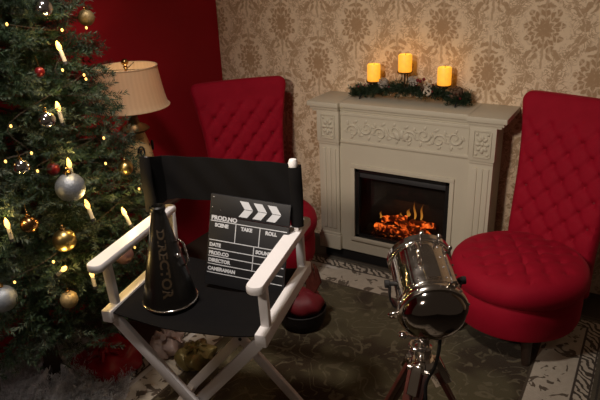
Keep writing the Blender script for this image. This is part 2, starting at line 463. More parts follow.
# electric insert
m = MB()
x0, x1, z0, z1, yb = .285, .851, .172, .618, -.045
m.box(x0, x1, yb, yb + .01, z0, z1); m.box(x0, x0 + .01, yf + .03, yb, z0, z1); m.box(x1 - .01, x1, yf + .03, yb, z0, z1); m.box(x0, x1, yf + .03, yb, z1 - .01, z1); m.box(x0, x1, yf + .03, yb, z0, z0 + .01)
fb = m.build('firebox', M['brick'], fp, smooth=False)
m = MB()
for a, b_, c, d_ in ((x0, x0 + .026, z0, z1), (x1 - .026, x1, z0, z1), (x0, x1, z1 - .026, z1), (x0, x1, z0, z0 + .020)): m.box(a, b_, yf + .004, yf + .03, c, d_, None, .003)
m.build('insert_frame', M['blackgloss'], fp)
m = MB(); m.box(x0 + .026, x1 - .026, yf + .010, yf + .028, z1 - .058, z1 - .030, None, .004); m.build('louver_bar', M['louver'], fp)
MB().box(x0 + .024, x1 - .024, yf + .026, yf + .028, z0 + .018, z1 - .058).build('glass_front', M['pane'], fp, smooth=False)
m = MB()
bm = bmesh.new(); bmesh.ops.create_grid(bm, x_segments=44, y_segments=16, size=.5)
for v in bm.verts:
    px, py = v.co.x, v.co.y
    h = .028 * (1 - (2 * px) ** 4) * (1 - abs(2 * py) ** 3) + .016 * math.sin(px * 61 + py * 17) * math.sin(py * 43 + px * 12) + random.uniform(-.005, .005)
    v.co = Vector((.535 + px * .34, -.135 + py * .15, .197 + max(h, -.01)))
m.bm(bm); m.build('ember_bed', M['ember'], fp)
def log(p0, p1, r, seed):
    rnd = random.Random(seed); p0, p1 = Vector(p0), Vector(p1); n = 12
    pts = []; rs = []
    for i in range(n):
        u = i / (n - 1); pts.append(p0.lerp(p1, u) + Vector((rnd.uniform(-1, 1), rnd.uniform(-1, 1), rnd.uniform(-1, 1))) * r * .16); rs.append(r * (1 + rnd.uniform(-.14, .14)) * (.9 if i in (0, n - 1) else 1))
    MB().tube(pts, rs, 12).build('log', M['log'], fp)
log((.385, -.17, .232), (.60, -.175, .225), .022, 1); log((.50, -.135, .275), (.72, -.175, .232), .024, 2)
log((.41, -.12, .262), (.56, -.10, .285), .020, 3); log((.58, -.10, .262), (.74, -.115, .272), .020, 4); log((.53, -.19, .225), (.70, -.195, .207), .016, 5)
def flame(x, y, z, h, w, lean):
    rows = []
    for i in range(9):
        u = i / 8; r = w * math.sin(PI * min(1, u * .9 + .12)) ** .8 * (1 - u) ** .45 + .0006
        cx = x + lean * u * u + .004 * math.sin(u * 7); rows.append([Vector((cx + r * math.cos(2 * PI * k / 8), y + r * .4 * math.sin(2 * PI * k / 8), z + h * u)) for k in range(8)])
    MB().loops(rows).build('flame', M['flame'], fp)
for q in ((.395, -.12, .265, .05, .008, .006), (.56, -.09, .295, .055, .014, .01), (.603, -.09, .285, .115, .008, -.006), (.640, -.085, .285, .105, .008, .010), (.52, -.10, .285, .035, .008, .0)): flame(*q)

# ------------------------------------------------------------------ armchairs
def tuft(u, w, sp=.115, depth=.016):
    """diamond tufting height at (u, w) metres: 0 on the pillow, -depth at the buttons"""
    a = (u / sp + w / (sp * 1.1)); b = (u / sp - w / (sp * 1.1))
    da = abs(a - round(a)); db = abs(b - round(b))
    btn = math.exp(-((da ** 2 + db ** 2) / .030)); crease = max(math.exp(-(da / .10) ** 2), math.exp(-(db / .10) ** 2))
    return -depth * (1.0 * btn + .42 * crease)
def make_armchair(label):
    t = thing('tufted_armchair', label, 'chair', (0, 0, 0), 0, 'red velvet chairs beside the fireplace')
    V = M['red']
    MB().lathe([(0, .135), (.27, .135), (.288, .142), (.296, .165), (.298, .24), (.294, .300), (.283, .312), (0, .312)], seg=64).build('seat_base', V, t)
    # cushion, tufted top
    rows = []; seg = 96; prof = []
    for r, z in ((.270, .306), (.296, .312), (.311, .335), (.314, .365), (.307, .395), (.290, .416), (.268, .428)): prof.append((r, z, 0))
    for i in range(14): r = .25 * (1 - i / 14); prof.append((r, .433 + .016 * (1 - (r / .25) ** 2), 1))
    for r, z, tu in prof:
        rows.append([Vector((r * math.cos(2 * PI * k / seg), r * math.sin(2 * PI * k / seg), z + (tuft(r * math.cos(2 * PI * k / seg), r * math.sin(2 * PI * k / seg)) if tu else 0))) for k in range(seg)])
    MB().loops(rows).build('seat_cushion', V, t)
    # back
    H0, H1 = .17, 1.105; rc = .055; rows = []
    def width(z): u = (z - H0) / (H1 - H0); return .222 + .050 * max(0, u - .1) ** 1.6 + .038 * max(0, u - .55) ** 2 / .2
    def yfront(z): return .255 + .150 * max(0, (z - .40) / .72) ** 1.15
    N = 64
    zs = list(np.linspace(H0, H1 - rc, 74)) + [H1 - rc + rc * math.sin(a) for a in np.linspace(.12, PI / 2, 9)]
    for z in zs:
        ins = 0 if z <= H1 - rc else rc - math.sqrt(max(0, rc * rc - (z - H1 + rc) ** 2))
        w = width(z) - ins; th = .105 - .030 * max(0, (z - .4) / .7) - ins * .75; yc = yfront(z) + (.105 - .030 * max(0, (z - .4) / .7)) / 2; row = []
        # front face: 44 samples, then right side, rear, left side
        pts = []
        nf = 44; rr = min(.035, th * .48)
        for i in range(nf): x = -(w - rr) + 2 * (w - rr) * i / (nf - 1); pts.append((x, -th / 2, True))
        for i in range(1, 6): a = -PI / 2 + PI * i / 6; pts.append((w - rr + rr * math.cos(a), (th / 2) * math.sin(a), False))
        for i in range(10): x = (w - rr) - 2 * (w - rr) * i / 9; pts.append((x, th / 2, False))
        for i in range(1, 6): a = PI / 2 + PI * i / 6; pts.append((-(w - rr) + rr * math.cos(a), (th / 2) * math.sin(a), False))
        for x, y, fr in pts:
            dy = 0
            if fr and z > .42 and z < H1 - .09:
                fade = min(1, (w - abs(x)) / .06) * min(1, (H1 - .09 - z) / .07); dy = -tuft(x, z - .46) * max(0, fade) * 1.25
                dy -= .018 * max(0, fade) * (1 - (x / w) ** 2) * .6
            curve = -.020 * (x / w) ** 2        # wings come slightly forward
            row.append(Vector((x, yc + y + dy + curve, z)))
        rows.append(row)
    bk = MB().loops(rows).build('backrest', V, t)
    sp = .115
    for i in range(-6, 7):
        for j in range(-3, 12):
            if (i + j) % 2: continue
            x = i * sp / 2; z = .46 + j * sp * 1.1 / 2
            if .50 < z < H1 - .12 and abs(x) < width(z) - .05:
                MB().ball((x, yfront(z) + .020 - .020 * (x / width(z)) ** 2, z), .009, (1, .5, 1), 8).build('button', M['redbtn'], bk)
    for sx in (-1, 1):
        for sy in (-1, 1):
            MB().cyl((sx * .19, sy * .19, .0), (sx * .17, sy * .17, .138), .018, .028, 14).build('leg', M['darkwood'], t)
    return t
A = make_armchair('red velvet tufted armchair in front of the director chair side of the fireplace')
A['label'] = 'red tufted armchair at the fireplace\'s left, partly behind the black canvas chair'
A.location = (-.115, -.645, .0); A.rotation_euler = (0, 0, math.radians(48))
A2 = dup(A, (1.292, -.562, .0), math.radians(-19), 'red tufted armchair with round seat in full view, beside the chrome spotlight')

# ------------------------------------------------------------------ lamp on side table
LX, LY = -.515, -1.14
tb = thing('side_table', 'small dark round side table under the lamp, mostly hidden by the tree', 'table', (LX, LY, 0))
MB().lathe([(0, .615), (.19, .615), (.2, .62), (.2, .635), (.195, .640), (0, .640)], seg=40).build('table_top', M['darkwood'], tb)
MB().lathe([(0, .03), (.035, .03), (.028, .1), (.02, .3), (.03, .5), (.05, .616), (0, .616)], seg=24).build('pedestal', M['darkwood'], tb)
for k in range(3):
    a = k * 2 * PI / 3; MB().tube([(0, 0, .12), (.09 * math.cos(a), .09 * math.sin(a), .08), (.17 * math.cos(a), .17 * math.sin(a), .014)], [.02, .017, .013], 10).build('foot', M['darkwood'], tb)
lp = thing('table_lamp', 'table lamp with flared cream fabric shade beside the christmas tree', 'lamp', (LX, LY, .640))
MB().lathe([(0, 0), (.085, 0), (.088, .012), (.07, .025), (.045, .04), (0, .04)], seg=36).build('lamp_foot', M['bronze'], lp)
MB().lathe([(0, .038), (.045, .04), (.062, .07), (.075, .13), (.076, .20), (.066, .27), (.050, .325), (.042, .345), (0, .35)], seg=40).build('lamp_base', M['lampbase'], lp)
# scrolled iron ornament on the base
for k in range(4):
    a0 = -.9 + k * PI / 2
    for s in (-1, 1):
        pts = []
        for i in range(24):
            u = i / 23; aa = u * 1.3 * 2 * PI; r = .034 * (1 - .8 * u); th = a0 + s * (.48 - r * math.cos(aa) * 9) * .8; z = .20 + s * .055 + r * math.sin(aa) * s
            R_ = .078; pts.append((R_ * math.cos(th), R_ * math.sin(th), z))
        MB().tube(pts, .0045, 6).build('iron_scroll', M['black'], lp)
MB().lathe([(0, .345), (.06, .347), (.075, .36), (.06, .375), (.03, .39), (.022, .42), (.03, .44), (.012, .455), (.008, .62), (0, .62)], seg=28).build('lamp_neck', M['bronze'], lp)
prof = []
for i in range(15): u = i / 14; prof.append((.188 - .038 * u ** .6, .475 + .195 * u))
full = [(r, z) for r, z in prof] + [(r - .003, z) for r, z in reversed(prof)]
sh = MB(); sh.lathe(full + [full[0]], seg=72); sh = sh.build('lamp_shade', M['shade'], lp)
m = MB(); m.torus((0, 0, .475), .188, .0035); m.torus((0, 0, .67), .150, .0035); m.build('shade_piping', M['shade'], sh)
m = MB(); m.lathe([(r - .004, z) for r, z in prof], seg=48); m.build('shade_lining', M['shadein'], sh)
m = MB()
for k in range(3): a = k * 2 * PI / 3; m.tube([(0, 0, .655), (.15 * math.cos(a), .15 * math.sin(a), .667)], .002, 6)
m.build('shade_spider', M['bronze'], sh)
m = MB(); m.lathe([(0, .61), (.008, .615), (.006, .66), (.012, .668), (.006, .676), (.0, .678)], seg=16); m.ball((0, 0, .692), .018); m.build('finial', M['brass'], lp)

# ------------------------------------------------------------------ director's chair
CW, HS, HA, CL = .55, .710, .894, .448
dc = thing('director_chair', 'tall white wooden director chair with black canvas seat and back', 'chair', (.524, -2.028, 0), .228)
Wd = M['chairwhite']; h = CW / 2
for s in (-1, 1):
    x = s * h
    m = MB(); m.box(x - .019, x + .019, -.012, CL + .03, HS - .045, HS, None, .005); m.build('seat_rail', Wd, dc)
    # arm: board with rounded ends
    rows = []; N = 22; w = .027
    outl = [(x + w * math.sin(a) , -.02 - w * .75 * math.cos(a)) for a in np.linspace(-PI / 2, PI / 2, 10)] + [(x + w * math.sin(a), .462 - w * .6 * math.cos(a)) for a in np.linspace(PI / 2, 3 * PI / 2, 10)]
    for z, sc in ((HA - .026, .94), (HA - .022, 1), (HA - .005, 1), (HA, .93)): rows.append([Vector((x + (px - x) * sc, .22 + (py - .22) * (1 - (1 - sc) * .1), z)) for px, py in outl])
    MB().loops(rows).build('armrest', Wd, dc)
    MB().bar((x, .045, HS - .005), (x, .035, HA - .02), .030, .022, .004, (0, 1, 0)).build('arm_post', Wd, dc)
    yp = .3585; xp = x + s * .009
    p = MB().bar((xp, yp, HA - .03), (xp, yp, 1.126), .016, .016, .003, (0, 1, 0)).build('back_post', Wd, dc)
    if s > 0: MB().lathe([(.0, -.012), (.014, -.008), (.0165, .006), (.012, .018), (0, .022)], (xp - .004, yp, 1.136), 16).build('post_cap', Wd, p)
    MB().bar((s * .266, .446, HS - .045), (s * .262, .446, HA - .02), .030, .022, .004, (0, 1, 0)).build('arm_post', Wd, dc)
    m = MB(); m.bar((x, -.01, .018), (x, CL + .03, .018), .036, .034, .005); m.build('foot_rail', Wd, dc)
    m = MB(); m.bar((x, .05, .25), (x, .42, .25), .020, .020, .004) if False else m.ball((x, .012, HS - .055), .009, (1, 1, .8), 10); m.ball((x + s * .004, .05, HS - .054), .010, (1, 1, 1), 10); m.build('rail_bolt', M['mirror'], dc)
for y in (.035, .435):
    dy = .012
    MB().bar((-h + .004, y - dy, HS - .042), (h - .004, y - dy, .03), .040, .020, .004, (0, 1, 0)).build('leg', Wd, dc)
    MB().bar((h - .004, y + dy, HS - .042), (-h + .004, y + dy, .03), .040, .020, .004, (0, 1, 0)).build('leg', Wd, dc)
    MB().cyl((0, y - .026, HS / 2 - .005), (0, y + .026, HS / 2 - .005), .007, None, 12).build('pivot_bolt', M['darkmetal'], dc)
# canvas seat
def sag(x): return HS - .008 - .030 * (1 - (x / (h - .012)) ** 2)
rows = []
for i in range(21):
    y = .0 + .44 * i / 20; e = .004 if i in (0, 20) else 0
    top = []; bot = []
    for j in range(25):
        x = -(h - .012) + 2 * (h - .012) * j / 24; z = sag(x) + .002 * math.sin(x * 23 + y * 11); top.append(Vector((x, y, z - e * .3))); bot.append(Vector((x, y, z - .006 + e * .3)))
    rows.append(top + bot[::-1])
MB().loops(rows).build('canvas_seat', M['canvas'], dc)
# back canvas: slung behind between the side sleeves, which hold the posts
path = []
hw = h + .008
for a in np.linspace(-1, 1, 141):      # u along the canvas, seen from above
    if a < -.72: t_ = (a + 1) / .28; path.append((-hw - .006 + .014 * t_, .345 + .105 * t_))
    elif a > .72: t_ = (1 - a) / .28; path.append((hw + .006 - .014 * t_, .345 + .105 * t_))
    else: path.append((hw * .97 * a / .72, .452 + .012 * math.cos(a / .72 * PI / 2)))
rows = []
for i in range(15):
    z = i / 14; fr = []; bk = []
    for j, (px, py) in enumerate(path):
        a = abs(-1 + 2 * j / 140); q0 = Vector(path[max(j - 1, 0)]); q1 = Vector(path[min(j + 1, 140)]); tn = (q1 - q0).normalized(); nn = Vector((-tn.y, tn.x))
        zb = .932 - .020 * max(0, (a - .6) / .4); zt = 1.102 + .028 * max(0, (a - .72) / .28)
        zz = zb + (zt - zb) * z; wv = .003 * math.sin(j * .26 + i * .5)
        th = .0035 + (.0185 * math.exp(-((a - .962) / .032) ** 4))
        if j < 40: th += .006 * (1 - z) * (1 - j / 40)
        fr.append(Vector((px - nn.x * th, py + wv - nn.y * th, zz))); bk.append(Vector((px + nn.x * th, py + wv + nn.y * th, zz)))
    rows.append(fr + bk[::-1])
MB().loops(rows).build('canvas_back', M['canvas'], dc)

# ------------------------------------------------------------------ clapperboard and megaphone on the seat
def chair_pt(x, y, z):
    c, s = math.cos(.228), math.sin(.228); return Vector((.524 + c * x - s * y, -2.028 + s * x + c * y, z))
bw, bh, bt = .300, .332, .010
cl = thing('clapperboard', 'black film clapperboard with white arrows and field names leaning on canvas back', 'clapperboard')
BL = chair_pt(-.047, .262, .692); TLp = chair_pt(-.040, .352, 1.030); TRp = chair_pt(.259, .347, 1.012)
X = (TRp - TLp).normalized(); Z = (TLp - BL); Z = (Z - X * Z.dot(X)).normalized(); Y = Z.cross(X)
mw = Matrix((X, Y, Z)).transposed().to_4x4(); mw.translation = BL
cl.matrix_world = mw
barh = .076
MB().box(0, bw, 0, bt, 0, bh - barh - .002, None, .002).build('board', M['boardblack'], cl)
bar = MB().box(0, bw, -.002, bt + .002, bh - barh, bh, None, .002).build('clap_bar', M['boardblack'], cl)
m = MB(); yfc = -.0026
for k in range(3):
    xa = .112 + k * .052; za, zm, zb = bh - .068, bh - .040, bh - .012; w = .032; d = .020
    for (z0_, z1_, s0, s1) in ((za, zm - .001, 0, d), (zm + .001, zb, d, 0)):
        vs = [(xa + s0, yfc, z0_), (xa + s0 + w, yfc, z0_), (xa + s1 + w, yfc, z1_), (xa + s1, yfc, z1_)]; vs += [(a, yfc + .001, c) for a, b, c in vs]
        m.add(vs, [(0, 1, 2, 3), (7, 6, 5, 4), (0, 4, 5, 1), (1, 5, 6, 2), (2, 6, 7, 3), (3, 7, 4, 0)])
m.build('arrow_marks', M['boardwhite'], bar, smooth=False)
m = MB()
for a, c in ((.010, bh - .012), (.010, bh - .048), (.042, bh - .055)): m.ball((a, -.002, c), .0035, (1, .6, 1), 8)
m.build('rivet', M['mirror'], bar)
m = MB(); yt = -.0004
def rule(x0, x1, z, w=.003): m.box(x0, x1, yt, .0004, z - w / 2, z + w / 2)
def vrule(x, z0, z1, w=.003): m.box(x - w / 2, x + w / 2, yt, .0004, z0, z1)
R = [.236, .166, .134, .107, .078]
for z in R: rule(.006, .294, z)
rule(.006, .294, .046)
vrule(.104, R[1], R[0]); vrule(.195, R[1], R[0]); vrule(.178, R[3] - .028, R[1])
m.build('ruled_lines', M['boardwhite'], cl, smooth=False)
m = MB()
for body, sz, x, z, xs in (('PROD.NO', .022, .008, .2405, 1.0), ('SCENE', .0175, .024, .216, 1.0), ('TAKE', .0175, .124, .216, 1.0), ('ROLL', .0175, .216, .216, 1.0),
                       ('DATE', .0175, .008, .143, 1.0), ('SOUND', .0175, .186, .143, 1.0), ('PROD.CO', .0175, .008, .113, 1.0), ('DIRECTOR', .0175, .008, .086, 1.0), ('CAMERAMAN', .0175, .008, .055, 1.0)):
    vs, fs = text_mb(body, sz, x, z, bold=.0010); MB().add([(v.x, v.y + yt, v.z) for v in vs], fs).build('lettering', M['boardwhite'], cl, smooth=False)

mp = chair_pt(-.125, .150, .6815)
mg = thing('megaphone', 'black cone megaphone with chrome rim standing upright on canvas seat', 'megaphone', mp, .228)
Hm = .335; RB, RT = .094, .021
prof = [(RB, .006), (RB - .002, .012)] + [(RB + (RT - RB) * u, .006 + Hm * u) for u in np.linspace(.06, 1, 14)] + [(RT + .004, .006 + Hm), (RT + .005, Hm + .018), (RT - .002, Hm + .022), (RT - .006, Hm + .010), (RT - .006, Hm - .03)]
inner = [(RB - .004 + (RT - RB) * u * .97, .006 + Hm * u) for u in np.linspace(.9, 0, 10)]
cone = MB().lathe(prof + inner + [prof[0]], seg=64).build('cone', basic('dark_megaphone_paint', (.007, .006, .005), .30, var=.3, scale=12), mg)
MB().torus((0, 0, .006), RB, .0042, seg=64).build('rim', M['chrome'], mg)
# lettering bent round the cone, reading down from the mouthpiece
vs, fs = text_mb('DIRECTOR', .05, 0, 0, bold=.0018)
xm = max(v.x for v in vs); out = []
for v in vs:
    zz = .285 - (v.x / xm) * .235; r = RB + (RT - RB) * (zz - .006) / Hm + .0008 - v.y * .5
    a = -PI / 2 + .52 + (v.z - .018) / max(r, .02) * (.45 + .55 * r / .09); out.append((r * math.cos(a), r * math.sin(a), zz))
MB().add(out, fs).build('lettering', M['gold_text'], cone, smooth=False)
m = MB(); m.tube([(.040, 0, .225), (.066, -.004, .242), (.082, -.006, .232), (.090, -.006, .195), (.092, -.006, .165), (.080, -.004, .150), (.062, 0, .140)], .0042, 10)
m.build('handle', M['chrome'], mg)
m = MB(); m.ball((.060, -.012, .185), .011); m.cyl((.04, -.006, .185), (.06, -.012, .185), .006, None, 12); m.build('handle_bolt', M['mirror'], mg)

# ------------------------------------------------------------------ spotlight on tripod
SP = Vector((1.272, -1.864, .950))
sl = thing('chrome_spotlight', 'polished chrome vintage spotlight on tripod in front of the fireplace', 'spotlight', (SP.x, SP.y, 0))
fwd = Vector((.50, -.80, -.29)).normalized(); upv = Vector((0, 0, 1)); rt = fwd.cross(upv).normalized(); upv = rt.cross(fwd)
HM = Matrix((rt, fwd, upv)).transposed().to_4x4(); HM.translation = Vector((0, 0, SP.z)); HM = HM @ Matrix.Scale(.91, 4)   # local: y = towards the domed end
HMl = HM @ Matrix.Rotation(-PI / 2, 4, 'X')          # lathe z -> domed end
Ch = M['chrome']
body = MB().lathe([(.078, -.112), (.080, -.124), (.090, -.128), (.097, -.124), (.097, -.108), (.091, -.102), (.091, .060), (.094, .062), (.094, .070), (.090, .072), (.090, .082)], seg=64, mat=None).build('lamp_housing', Ch, sl, xf=HMl)
m = MB()
m.torus((0, 0, -.098), .092, .004, seg=64); m.torus((0, 0, .062), .0935, .0035, seg=64)
m.build('housing_band', Ch, body, xf=HMl)
bz = MB().lathe([(.091, .074), (.099, .076), (.1005, .082), (.1005, .092), (.098, .097), (.091, .099)], seg=64).build('dome_band', Ch, sl, xf=HMl)
MB().lathe([(.0925, .094), (.0915, .104), (.087, .118), (.077, .132), (.060, .144), (.040, .152), (.018, .156), (0, .157)], seg=64).build('rear_dome', M['domechrome'], sl, xf=HMl)
MB().lathe([(0, -.116), (.03, -.115), (.06, -.112), (.080, -.108)], seg=48).build('lens', M['lens'], sl, xf=HMl)
for k in range(10):
    a = 2 * PI * k / 10 + .2; MB().ball((.1005 * math.cos(a), .1005 * math.sin(a), .087), .0042, (1, 1, 1), 10).build('bezel_screw', M['mirror'], bz, xf=HMl)
for k in range(3):   # ear tabs with eyes
    a = .12 + k * 2 * PI / 3 if k else .12
    q = Matrix.Rotation(a, 4, 'Z'); m = MB()
    m.box(.096, .112, -.012, .012, .082, .090, q, .002); m.torus((.114 * math.cos(a), .114 * math.sin(a), .086), .0085, .0045, seg=20, s2=8)
    m.build('ear_tab', Ch, bz, xf=HMl)
m = MB()   # top ventilation hood and rails
for ang, w in ((PI / 2, .022), (PI / 2 + .75, .010), (PI / 2 - .75, .010)):
    q = Matrix.Rotation(ang, 4, 'Z'); m.box(.088, .098 if w > .015 else .095, -w, w, -.085, .050, q, .003)
m.build('vent_hood', Ch, body, xf=HMl @ Matrix.Rotation(PI, 4, 'Z'))
for ang in (-PI / 2 + .45, -PI / 2 - .45, -PI / 2 + 1.05, -PI / 2 - 1.05):
    for zz in (-.08, -.04, .0, .04): MB().ball((.092 * math.cos(ang), .092 * math.sin(ang), zz), .0032, (1, 1, 1), 8).build('housing_rivet', M['mirror'], body, xf=HMl)
for dx, dy, L in ((-.080, -.088, .036), (-.045, -.100, .036), (.006, -.106, .034)):   # posts at the rear
    zt = math.sqrt(max(0, .090 ** 2 - dx * dx)); m = MB()
    m.cyl((dx, dy, zt - .01), (dx, dy, zt + L * .7), .0045, None, 12); m.ball((dx, dy, zt + L * .78), .0075, (1, 1, 1.1), 12); m.build('rear_knob', M['mirror'], sl, xf=HM)
m = MB(); m.tube([(.030, -.075, .088), (.030, -.078, .106), (.030, -.060, .118), (.030, -.030, .118), (.030, -.012, .108), (.030, -.014, .090)], .0042, 10); m.build('carry_handle', Ch, sl, xf=HM)
# yoke
m = MB(); pts = []
for i in range(23):
    a = PI * i / 22; pts.append((-.104 * math.cos(a), -.02, -.128 * math.sin(a) ** .6 if 0 < i < 22 else 0))
for i in range(22): m.bar(pts[i], pts[i + 1], .006, .026, .001, (0, 1, 0))
yk = m.build('yoke', M['darkmetal'], sl, xf=HM)
for s in (-1, 1):
    m = MB(); m.cyl((s * .088, -.02, 0), (s * .112, -.02, 0), .007, None, 14); m.cyl((s * .107, -.02, 0), (s * .119, -.02, 0), .012, None, 18); m.build('yoke_knob', M['black'], yk, xf=HM)
# stand head (world-upright)
bz0 = SP.z - .106
m = MB(); m.lathe([(0, -.125), (.020, -.125), (.024, -.115), (.024, -.085), (.017, -.080), (.017, -.030), (.022, -.026), (.022, -.008), (.012, .0), (0, .004)], (0, 0, bz0), 28); m.build('stand_spigot', Ch, sl)
m = MB(); m.cyl((-.02, -.012, bz0 - .055), (-.045, -.022, bz0 - .050), .006, None, 12); m.ball((-.052, -.025, bz0 - .048), .014, (1, 1, .8)); m.torus((-.01, -.015, bz0 - .075), .022, .005); m.build('clamp_knob', M['mirror'], sl)
m = MB(); m.lathe([(0, -.165), (.028, -.165), (.036, -.155), (.036, -.135), (.028, -.125), (0, -.122)], (0, 0, bz0), 28); m.build('tripod_crown', Ch, sl)
m = MB(); m.cyl((0, 0, .28), (0, 0, bz0 - .14), .014, None, 20); m.build('centre_column', M['black'], sl)
zt = bz0 - .145
for k, a in enumerate((math.radians(-92), math.radians(28), math.radians(148))):
    dx, dy = math.cos(a), math.sin(a); top = Vector((.030 * dx, .030 * dy, zt)); ft = Vector((.36 * dx, .36 * dy, .010))
    m = MB(); sd = Vector((-dy, dx, 0))
    for s in (-1, 1): m.bar(top + sd * s * .016, ft.lerp(top, .08) + sd * s * .010, .012, .026, .003, sd)
    lg = m.build('leg', M['redwood'], sl)
    m = MB(); m.bar(top.lerp(ft, -.02), top.lerp(ft, .09), .050, .030, .004, sd); m.cyl(top + sd * .03, top - sd * .03, .009, None, 14); m.build('leg_bracket', Ch, lg)
    m = MB(); m.bar(top.lerp(ft, .50), ft.lerp(top, .005), .014, .018, .003, sd); m.build('leg_extension', M['redwood'], lg)
    m = MB(); m.cyl(ft + Vector((0, 0, -.0085)), ft + Vector((0, 0, .03)), .014, .010, 14); m.build('rubber_foot', M['black'], lg)
pts = []
for p in ((.045, -.02, SP.z - .085), (.058, -.045, SP.z - .13), (.052, -.055, SP.z - .20), (.030, -.055, SP.z - .27), (.036, -.06, SP.z - .36), (.045, -.06, .35), (.05, -.02, .1), (.09, .06, .016), (.2, .2, .014)): pts.append(Vector(p))
def smooth_pts(p, n=6):
    out = []
    for i in range(len(p) - 1):
        a, b, c, d = p[max(i - 1, 0)], p[i], p[i + 1], p[min(i + 2, len(p) - 1)]
        for k in range(n):
            t = k / n; out.append(.5 * ((2 * b) + (c - a) * t + (2 * a - 5 * b + 4 * c - d) * t * t + (3 * b - a - 3 * c + d) * t ** 3))
    return out + [p[-1]]
MB().tube(smooth_pts(pts), .005, 8).build('power_cable', M['black'], sl)

# ------------------------------------------------------------------ candle arch on the mantel
def needles_mesh(segs, n_per, nl, nw, seed, droop=.0):
    """segs: array (k,2,3) of twig segments; bristles them with flat needles."""
    rng = np.random.default_rng(seed); K = len(segs)
    a = segs[:, 0][:, None, :]; b = segs[:, 1][:, None, :]
    t = rng.random((K, n_per, 1)); P0 = a + (b - a) * t
    ax = (b - a); ax = ax / np.linalg.norm(ax, axis=2, keepdims=True)
    d = rng.normal(size=(K, n_per, 3)); d -= (d * ax).sum(2, keepdims=True) * ax; d /= np.linalg.norm(d, axis=2, keepdims=True)
    dirn = d * .80 + ax * (.45 + .5 * t); dirn[:, :, 2] -= droop; dirn /= np.linalg.norm(dirn, axis=2, keepdims=True)
    L = nl * (.65 + .6 * rng.random((K, n_per, 1))); w = np.cross(dirn, rng.normal(size=(K, n_per, 3))); w /= np.linalg.norm(w, axis=2, keepdims=True)
    P1 = P0 + dirn * L; mid = P0 + dirn * L * .5
    V = np.stack([P0, mid + w * nw, P1, mid - w * nw], axis=2).reshape(-1, 3)
    return V
def needle_obj(name, V, mat, parent, clipx=None):
    if clipx is not None: V[:, 0] = np.maximum(V[:, 0], clipx)
    n = len(V) // 4; me = bpy.data.meshes.new(name); me.vertices.add(len(V)); me.vertices.foreach_set('co', V.astype(np.float32).ravel())
    me.loops.add(n * 4); me.loops.foreach_set('vertex_index', np.arange(n * 4, dtype=np.int32)); me.polygons.add(n)
    me.polygons.foreach_set('loop_start', np.arange(0, n * 4, 4, dtype=np.int32)); me.polygons.foreach_set('loop_total', np.full(n, 4, dtype=np.int32))
    me.materials.append(mat); me.update(); me.validate()
    o = bpy.data.objects.new(name, me); COL.objects.link(o); o.parent = parent; return o
gx0, gx1 = .238, .852
def arch(x): u = (x - gx0) / (gx1 - gx0) * 2 - 1; return 1.028 + .045 * (1 - u * u)
gd = thing('candle_garland', 'arched evergreen garland with pine cones and candle cups on the mantel', 'garland', (0, 0, 0))
GY = -.105
m = MB(); m.tube([(x, GY, arch(x) - (.02 if x in (gx0, gx1) else 0)) for x in np.linspace(gx0, gx1, 24)], .005, 8)
for x in (gx0 + .03, gx1 - .03): m.tube([(x, GY - .05, 1.004), (x, GY, arch(x)), (x, GY + .05, 1.004)], .004, 6)
m.build('wire_frame', M['darkmetal'], gd)
segs = []; rr = np.random.default_rng(5)
for i in range(420):
    x = rr.uniform(gx0, gx1); p = np.array([x, GY + rr.normal() * .010, arch(x) - .004]); d = np.array([rr.normal() * .8 + (1 if x > .53 else -1) * .5, rr.normal() * .9, rr.normal() * .55 + .10]); d /= np.linalg.norm(d)
    e = p + d * rr.uniform(.03, .055); e[2] = max(e[2], 1.006 + rr.random() * .015); e[1] = np.clip(e[1], GY - .068, GY + .07); segs.append((p, e))
for sx, x in ((-1, gx0), (1, gx1)):
    for i in range(34):
        p = np.array([x, GY, 1.02]); e = p + np.array([sx * rr.uniform(.005, .04), rr.normal() * .035, rr.uniform(-.005, .055)]); segs.append((p, e))
V = needles_mesh(np.array(segs), 46, .019, .0014, 3); V[:, 2] = np.maximum(V[:, 2], 1.002)
needle_obj('evergreen_sprigs', V, M['garland'], gd)
cups = [(.335, 1.101), (.520, 1.163), (.742, 1.106)]
for x, z in cups:
    m = MB(); m.lathe([(0, -.006), (.040, -.006), (.043, -.003), (.043, .002), (.039, -.0005), (0, -.0005)], (x, GY, z), 32)
    m.cyl((x, GY, arch(x)), (x, GY, z - .004), .005, None, 10)
    if x == .520: m.cyl((x + .016, GY, arch(x)), (x + .016, GY, z - .004), .003, None, 8); m.cyl((x - .016, GY, arch(x)), (x - .016, GY, z - .004), .003, None, 8)
    m.build('candle_cup', M['bronze'], gd)
def pine_cone(c, r, mat, axis, name='pine_cone'):
    m = MB(); q = Vector((0, 0, 1)).rotation_difference(Vector(axis).normalized()); c = Vector(c)
    m.ball(c, r * .62, (.9, .9, 1.3), 12, q.to_matrix())
    for i in range(46):
        u = (i + .5) / 46; a = i * 2.399; zz = (u - .5) * r * 2.1; rad = r * math.sin(PI * (u * .82 + .14)) * .95
        p = c + q @ Vector((rad * math.cos(a), rad * math.sin(a), zz)); o = q @ Vector((math.cos(a), math.sin(a), .7)).normalized()
        m.ball(p, r * .26, (1, .75, .35), 6, Vector((0, 0, 1)).rotation_difference(o).to_matrix())
    m.build(name, mat, gd)
pine_cone((.405, GY - .02, 1.098), .030, M['frost'], (.6, -.5, .4)); pine_cone((.572, GY - .01, 1.120), .028, M['frost'], (-.5, -.6, .5)); pine_cone((.815, GY - .005, 1.072), .036, M['cone'], (.7, -.3, .5))
pine_cone((.640, GY - .02, 1.090), .024, M['cone'], (-.3, -.6, .6))
